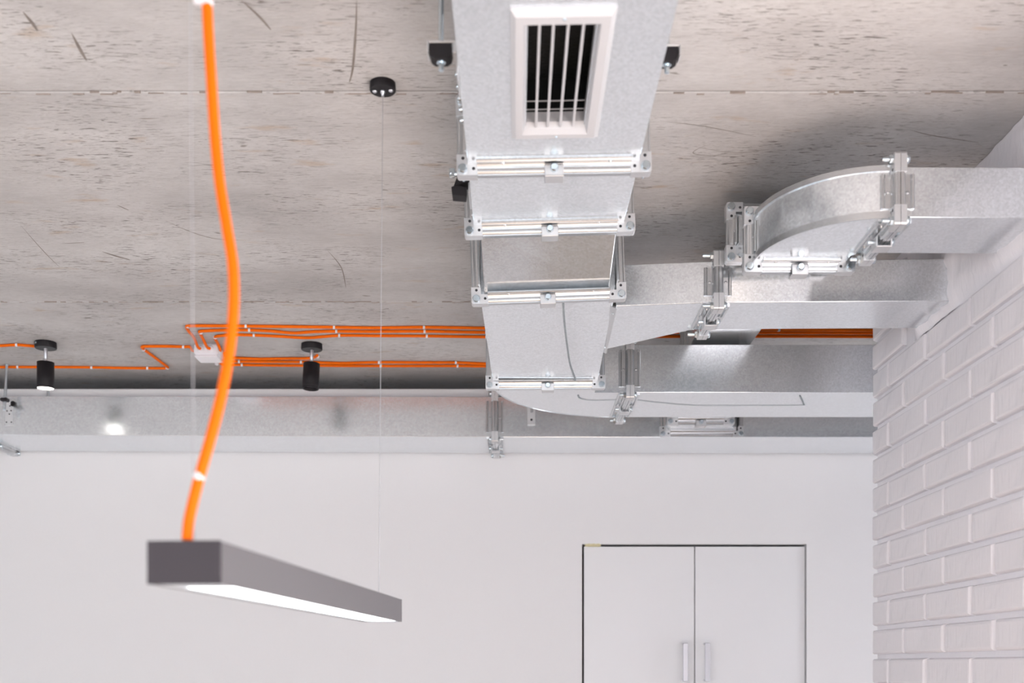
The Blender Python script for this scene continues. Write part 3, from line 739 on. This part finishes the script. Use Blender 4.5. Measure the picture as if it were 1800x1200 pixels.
# hanger with wing nut beside the second section
t = thing('threaded_rod_hanger', 'rubber hanger clamp with wing nut just beyond the first flange', 'hanger', P(-.1015, 2.13, HC))
b = MB(); b.cyl(P(-.0985, 2.15, HC-.0005), P(-.0985, 2.15, .885), .0040, 10); part('threaded_rod', b, M['zinc'], t)
b = MB(); b.extrude([(-.0155, -.004), (.014, .004), (.014, .018), (-.006, .022)], lambda a, c, y: P(-.101+a, y, .895+c), 2.115, 2.150)
b.extrude([(-.0190, -.018), (.006, -.020), (.008, -.004), (-.012, .0005), (-.0205, -.003)], lambda a, c, y: P(-.101+a, y, .893+c), 2.120, 2.148); part('rubber_damper', b, M['rubber'], t)
b = MB(); b.cyl(P(-.104, 2.118, .912), P(-.124, 2.110, .911), .0045, 10); b.cham(-.1245, -.1150, 2.107, 2.113, .903+ZC, .920+ZC, .001); part('wing_nut', b, M['zinc'], t)
b = MB(); b.cham(-.090, X0-.0003, 2.12, 2.20, .880+ZC, .925+ZC, .0006); part('z_bracket', b, M['plate'], t)
def jhanger(label, x, dz, full=True):
    """hanger on the front face of the wall duct"""
    t = thing('threaded_rod_hanger', label, 'hanger', P(x, 3.87, HC)); h = .905+dz; hx = x; hd = 3.885; px0, px1 = x-.0280, x-.0005
    b = MB(); b.lathe(P(hx+.003, hd, HC-.0003), P(hx-.006, hd, h-.036), [(0, .0050), (1, .0050)], 10); part('threaded_rod', b, M['zinc'], t)
    b = MB(); b.cyl(P(hx+.003, hd, HC-.0003), P(hx+.003, hd, HC-.004), .008, 14); part('ceiling_anchor', b, M['zinc'], t)
    b = MB(); b.hexbolt(P(hx-.004, hd, h+.005), P(hx-.004, hd, h+.0125), .008); part('nut', b, M['zinc'], t)
    b = MB(); b.cham(hx-.0165, hx+.0075, hd-.014, hd+.014, h-.007+ZC, h+.005+ZC, .003); part('rubber_damper', b, M['rubber'], t)
    b = MB(); b.cham(px1-.005, px1+.009, JD0-.012, JD0-.003, h-.012+ZC, h+.006+ZC, .003); part('rubber_pad', b, M['rubber'], t)
    b = MB(); b.cham(px0, px1, JD0-.0030, JD0-.0002, h-.076+ZC, h+.006+ZC, .0006); b.cham(px0, px1, hd-.012, JD0-.0005, h+.0045+ZC, h+.0065+ZC, .0006)
    for hx2, hh in ((.018, -.010), (.022, -.026), (.008, -.027), (.016, -.038), (.023, -.066), (.006, -.066)): b.lathe(P(px0+hx2, JD0-.0028, h+hh), P(px0+hx2, JD0-.0034, h+hh), [(0, .0026), (1, .0026)], 8, 1)
    part('z_bracket', b, [M['plate'], M['hole']], t); return t
jhanger('threaded rod hanger with steel bracket near the left edge of the wall duct', -1.7430, 0)
t = thing('threaded_rod_hanger', 'small steel bracket tab with one hole peeking out below the main elbow', 'hanger', P(.05, 3.90, HC))
b = MB(); b.cyl(P(.052, 3.885, HC-.0005), P(.052, 3.885, .862), .0045, 10); part('threaded_rod', b, M['zinc'], t)
b = MB(); b.cham(.038, .0645, JD0-.0030, JD0-.0002, .829+ZC, .905+ZC, .0006); b.cham(.038, .0645, JD0-.014, JD0-.0002, .829+ZC, .8315+ZC, .0006); b.cham(.038, .0645, 3.872, JD0-.0005, .9025+ZC, .905+ZC, .0006)
b.lathe(P(.0515, JD0-.0029, .8475), P(.0515, JD0-.0036, .8475), [(0, .0042), (1, .0042)], 12, 1); part('z_bracket', b, [M['plate'], M['hole']], t)
t = thing('threaded_rod_hanger', 'thin rod behind the lit spotlight', 'hanger', P(-1.634, 3.968, HC))
b = MB(); b.cyl(P(-1.634, 3.968, HC-.0005), P(-1.634, 3.968, .929), .0044, 10); part('threaded_rod', b, M['zinc'], t)

# ------------------------------------------------------------------ pendant linear lamp
LD0, LD1, LH0, LH1, LW = 1.073, 2.035, .0767, .117, .0708
pend = thing('pendant_lamp', 'long slim grey pendant lamp glowing underneath', 'lamp', P(-.2795, LD0, LH1))
ang = math.atan2(.074, .962)
ux = Vector((math.sin(ang), math.cos(ang), 0)); vx = Vector((math.cos(ang), -math.sin(ang), 0))   # along, to the right
LL = .9648; org = Vector((-.2795, LD0, 0))
def LP(along, right, h): q = org+ux*along+vx*right; return P(q.x, q.y, h)
def lbox(b, a0, a1, r0, r1, h0, h1, mi=0):
    vs = [LP(a, r, h) for h in (h0, h1) for a in (a0, a1) for r in (r0, r1)]
    b.add(vs, [(0, 2, 3, 1), (4, 5, 7, 6), (0, 1, 5, 4), (2, 6, 7, 3), (0, 4, 6, 2), (1, 3, 7, 5)], mi); return b
b = MB(); lbox(b, .003, LL-.002, -.003, 0, LH0, LH1); lbox(b, .003, LL-.002, -LW, -LW+.003, LH0, LH1); lbox(b, .003, LL-.002, -LW+.003, -.003, LH1-.004, LH1)
part('housing', b, M['lampbody'], pend, bevel=.0006)
b = MB(); lbox(b, 0, .003, -LW-.0005, .0005, LH0-.0005, LH1+.0005); part('end_cap', b, M['lampcap'], pend, label='dark near end cap', bevel=.0008)
b = MB(); lbox(b, LL-.002, LL, -LW-.0003, .0003, LH0, LH1); part('end_cap', b, M['lampbody'], pend)
b = MB(); lbox(b, .003, .060, -LW+.003, -.003, LH0+.0006, LH0+.0020); lbox(b, .060, LL-.002, -.0065, -.003, LH0+.0006, LH0+.0020); lbox(b, .060, LL-.002, -LW+.003, -LW+.0130, LH0+.0006, LH0+.0020); lbox(b, LL-.012, LL-.002, -LW+.0130, -.0065, LH0+.0006, LH0+.0020); part('diffuser_lip', b, M['lip'], pend)
b = MB(); lbox(b, .060, LL-.012, -LW+.0130, -.0065, LH0+.0010, LH0+.0045); part('diffuser', b, M['led'], pend)
def canopy(along, dx):
    q = org+ux*along-vx*LW/2; x, d = q.x+dx, q.y
    b = MB(); b.lathe(P(x, d, HC-.0002), P(x, d, HC-.0142), [(0, .0225), (.9, .0232), (1, .0222)], 36)
    for an in (.15, PI+.15): b.lathe(P(x+.0145*math.cos(an), d-.0145*math.sin(an)*.6, HC-.0141), P(x+.0145*math.cos(an), d-.0145*math.sin(an)*.6, HC-.0155), [(0, .0042), (1, .0034)], 12, 1)
    b.lathe(P(x, d, HC-.014), P(x, d, HC-.024), [(0, .0042), (.35, .0042), (.4, .0026), (1, .0022)], 12, 1)
    c = part('ceiling_canopy', b, [M['black'], M['chrome']], pend, label='small black ceiling canopy')
    b = MB(); b.cyl(P(x, d, HC-.02), P(q.x, d, LH1-.0002), .0006, 8); part('suspension_wire', b, M['wire'], pend)
    return c
canopy(LL-.030, .007)
canopy(.028, -.006)
# orange power cord of the pendant
cord = thing('power_cord', 'thick orange power cord hanging into the near end of the pendant lamp', 'cord', P(-.31, 1.1, LH1))
ctrl = [(329, 949, 1.083), (333, 910, 1.085), (350, 840, 1.088), (370, 770, 1.09), (390, 690, 1.092), (405, 605, 1.095), (411, 530, 1.098), (409, 465, 1.10), (398, 395, 1.105), (386, 320, 1.11), (378, 240, 1.115), (372, 150, 1.12), (367, 70, 1.125), (364, 0, 1.13), (362, -120, 1.14), (366, -350, 1.16), (368, -560, 1.17)]
pts = [px(*c) for c in ctrl]; pts.append(Vector((pts[-1].x, pts[-1].y+.003, HC+ZC-.0005)))
cp = smoothpath(pts, 8)
b = MB(); b.tube(cp, .0052, 14); part('cord_sheath', b, M['orange'], cord)
b = MB(); p = px(350, 838, 1.088); b.tube([p+Vector((-.002, 0, -.0022)), p+Vector((.002, 0, .0022))], .0058, 14); part('white_tie', b, M['plastic'], cord, label='white cable tie')
b = MB(); p = px(364, 6, 1.130); b.tube([p+Vector((0, 0, -.0032)), p+Vector((0, 0, .0022))], .0060, 14); b.cham(p.x-.012, p.x-.004, p.y-.006, p.y-.002, p.z-.003, p.z+.004, .0008); part('white_tie', b, M['plastic'], cord, label='white cable tie')

# ------------------------------------------------------------------ spotlights
def spot(label, x, d, lit, tx, ty, screw):
    t = thing('ceiling_spotlight', label, 'spotlight', P(x, d, HC))
    b = MB(); b.lathe(P(x, d, HC-.0003), P(x, d, HC-.020), [(0, .0330), (.86, .0338), (1, .0318)], 40); part('ceiling_canopy', b, M['black'], t)
    if screw:
        b = MB(); b.lathe(P(x-.020, d-.0275, HC-.008), P(x-.0208, d-.0292, HC-.008), [(0, .0032), (1, .0026)], 10); part('screw', b, M['zinc'], t)
    hx, hd = x+tx*.2, d-.006
    b = MB(); b.lathe(P(x, d, HC-.0195), P(hx, d, .958), [(0, .0062), (.1, .0058), (.55, .0058), (.6, .0048), (1, .0048)], 14); b.cham(x-.0065, x+.0035, d-.008, d+.004, .956+ZC, .972+ZC, .001); part('stem', b, M['chrome'], t)
    top = P(x+tx*.1, d, .9635); bot = P(x+tx, d+ty, .881); R = .0262
    b = MB(); b.lathe(top, bot, [(0, R*.9), (.012, R), (.985, R), (1, R-.001)], 40)
    ax = (bot-top).normalized()
    if lit:
        part('lamp_head', b, M['black'], t)
        b = MB(); b.lathe(bot+ax*.0002, bot+ax*.0014, [(0, R-.0018), (1, R-.0026)], 36); part('lens', b, M['spotled'], t, label='lit white lens')
    else:
        b2 = MB(); n = 40
        # open tube with a recessed dark lens
        b2.lathe(top, bot-ax*.012, [(0, R*.9), (.012, R), (.97, R), (1, R-.0015)], n)
        a = ax.orthogonal().normalized(); c = ax.cross(a); vs = []
        for p0, r in ((bot-ax*.013, R), (bot, R), (bot, R-.0018), (bot-ax*.012, R-.0018)):
            for k in range(n): vs.append(p0+(a*math.cos(2*PI*k/n)+c*math.sin(2*PI*k/n))*r)
        b2.add(vs, [(i*n+k, i*n+(k+1) % n, (i+1)*n+(k+1) % n, (i+1)*n+k) for i in range(3) for k in range(n)], 0, True)
        part('lamp_head', b2, M['black'], t)
        b = MB(); b.lathe(bot-ax*.0118, bot-ax*.0105, [(0, R-.002), (1, R-.003)], 36); part('lens', b, M['lampcap'], t, label='unlit lens')
    return t
spot('lit black cylinder spotlight on the ceiling near the left edge', -1.499, 3.622, True, -.0022, .004, True)
spot('unlit black cylinder spotlight right of the hanging orange cord', -.655, 3.640, False, -.0040, -.004, False)

# ------------------------------------------------------------------ junction box and ceiling cables
BX0, BX1, BD0, BD1, BH = -1.030, -.9535, 3.628, 3.706, .984
jb = thing('junction_box', 'small white junction box on the ceiling with orange cables', 'junction box', P(-.99, 3.667, HC))
b = MB(); b.cham(BX0, BX1, BD0, BD1, BH+.004+ZC, HC-.0003+ZC, .006); part('body', b, M['plastic'], jb)
b = MB(); b.cham(BX0+.001, BX1-.001, BD0+.001, BD1-.001, BH-.002+ZC, BH+.0042+ZC, .002); part('lid', b, M['plastic'], jb)
GL = [((-1.007, BD0), (0, -1)), ((-.976, BD0), (0, -1)), ((BX1, 3.652), (1, 0)), ((BX1, 3.684), (1, 0)), ((BX0, 3.655), (-1, 0)), ((BX0, 3.68), (-1, 0)), ((-.975, BD1), (0, 1))]
for (gx, gd), (nx, ny) in GL:
    b = MB(); b.lathe(P(gx-nx*.002, gd-ny*.002, 1.0065), P(gx+nx*.0045, gd+ny*.0045, 1.0065), [(0, .0120), (.5, .0120), (.55, .0090), (1, .0078)], 18); part('cable_gland', b, M['plastic'], jb)
CR = .0046
HCB = HC-CR-.0003
def cb(x, y): return cpt(x, y, HCB)
def cable(label, pts, clips=(), tail=None, head=None, rings=()):
    path = [cb(*p) for p in pts]
    if head: path = [P(*h) for h in head]+path
    if tail: path = path+[P(*h) for h in tail]
    t = thing('orange_cable', label, 'cable', path[0], 'orange cables clipped to the ceiling')
    b = MB(); b.tube(smoothpath(path, 5), CR, 10); part('sheath', b, M['orange'], t)
    for c in clips:
        # nearest segment height by interpolation on the given pixel path
        best = None
        for (xa, ya), (xb, yb) in zip(pts[:-1], pts[1:]):
            if min(xa, xb) <= c <= max(xa, xb) and abs(xb-xa) > 20: best = (c, ya+(yb-ya)*(c-xa)/(xb-xa))
        if best is None: continue
        p = cb(*best); b = MB(); b.tube([p+Vector((-.003, -.0005, 0)), p+Vector((.003, .0005, 0))], CR+.0013, 10); b.cham(p.x-.003, p.x+.003, p.y+.004, p.y+.013, p.z-.002, HC-.0002+ZC, .0008)
        part('cable_clip', b, M['plastic'], t)
    for r in rings:
        p = cb(*r); b = MB(); b.tube([p+Vector((-.002, -.003, .0)), p+Vector((.002, .003, 0))], CR+.0013, 10); b.cham(p.x-.004, p.x+.004, p.y-.004, p.y+.005, p.z-.001, HC-.0002+ZC, .0008); part('cable_clip', b, M['plastic'], t)
    return t
R1, R2, R3 = 1700, 1700, 1700
cable('orange ceiling cable nearest the viewer in the upper trio', [(340, 592), (331, 581), (328, 574), (335, 572.5), (380, 572.5), (432, 573), (520, 574), (587, 575), (665, 576), (745, 575), (851, 576.5), (1000, 577), (1345, 579), (1640, 581)], (432, 587, 745, 1369), head=[(-1.007, BD0-.003, 1.0065), (-1.012, BD0-.016, 1.009)], rings=[(330, 573)])
cable('middle orange ceiling cable in the upper trio', [(356, 594), (351.5, 585), (355, 581.8), (400, 580), (438, 580), (475, 581.5), (515, 585), (550, 583), (591, 582), (650, 582.5), (746, 582), (851, 584), (1000, 584), (1345, 584.5), (1640, 586)], (438, 591, 746), head=[(-.976, BD0-.003, 1.0065), (-.983, BD0-.014, 1.009)], rings=[(352.5, 584)])
cable('lowest orange ceiling cable in the upper trio', [(383, 604), (379, 597), (377.5, 593), (384, 590.5), (410, 588.5), (446, 589), (490, 591), (541, 593.5), (596, 589.5), (660, 590), (750, 590.5), (851, 592), (1000, 592), (1345, 591), (1640, 592)], (446, 596, 750), head=[(BX1+.003, 3.650, 1.0065), (BX1+.006, 3.635, 1.010)], rings=[(378, 592.5)])
cable('short orange cable from the junction box to the unlit spotlight', [(400, 628.5), (417, 629), (455, 630.5), (500, 630), (544, 629.5), (553, 627.5), (557.5, 624.5)], (416,), head=[(BX1+.003, 3.684, 1.0065), (BX1+.012, 3.70, 1.012)], rings=[(558, 626.5)])
cable('middle orange ceiling cable in the row running right of the junction box', [(399, 634), (420, 635), (460, 635.5), (529, 636), (600, 638), (667, 636.5), (735, 637), (801, 637), (853, 639), (950, 639), (1050, 639)], (420, 529, 666, 801), head=[(BX1+.002, 3.690, 1.004), (BX1+.014, 3.745, 1.012)])
cable('farthest orange ceiling cable in the row running right of the junction box', [(390, 640), (425, 641), (480, 642), (560, 642.5), (668, 643), (740, 643), (804, 643), (853, 643.5), (950, 643.5), (1050, 643.5)], (425, 669, 804), head=[(-.975, BD1+.003, 1.0065), (-.972, BD1+.03, 1.012)], rings=[(381, 639)])
cable('zigzag orange ceiling cable running left from the junction box past the lit spotlight', [(334, 609.7), (322, 609.3), (290, 608.5), (262, 608.5), (250.5, 609), (252, 613), (272, 628), (292, 643), (295, 646), (290, 647), (265, 647), (210, 646.5), (161, 645.5), (90, 645), (31, 645), (-60, 645), (-300, 645)], (322, 161, 31, 259), head=[(BX0-.003, 3.655, 1.0065), (BX0-.012, 3.655, 1.010)], rings=[(252, 613.6), (294.3, 646)])
cable('orange ceiling cable ending at the lit spotlight from the left edge', [(61.5, 608.5), (45, 607), (29, 606), (0, 607.5), (-60, 610), (-300, 612)], (29,))
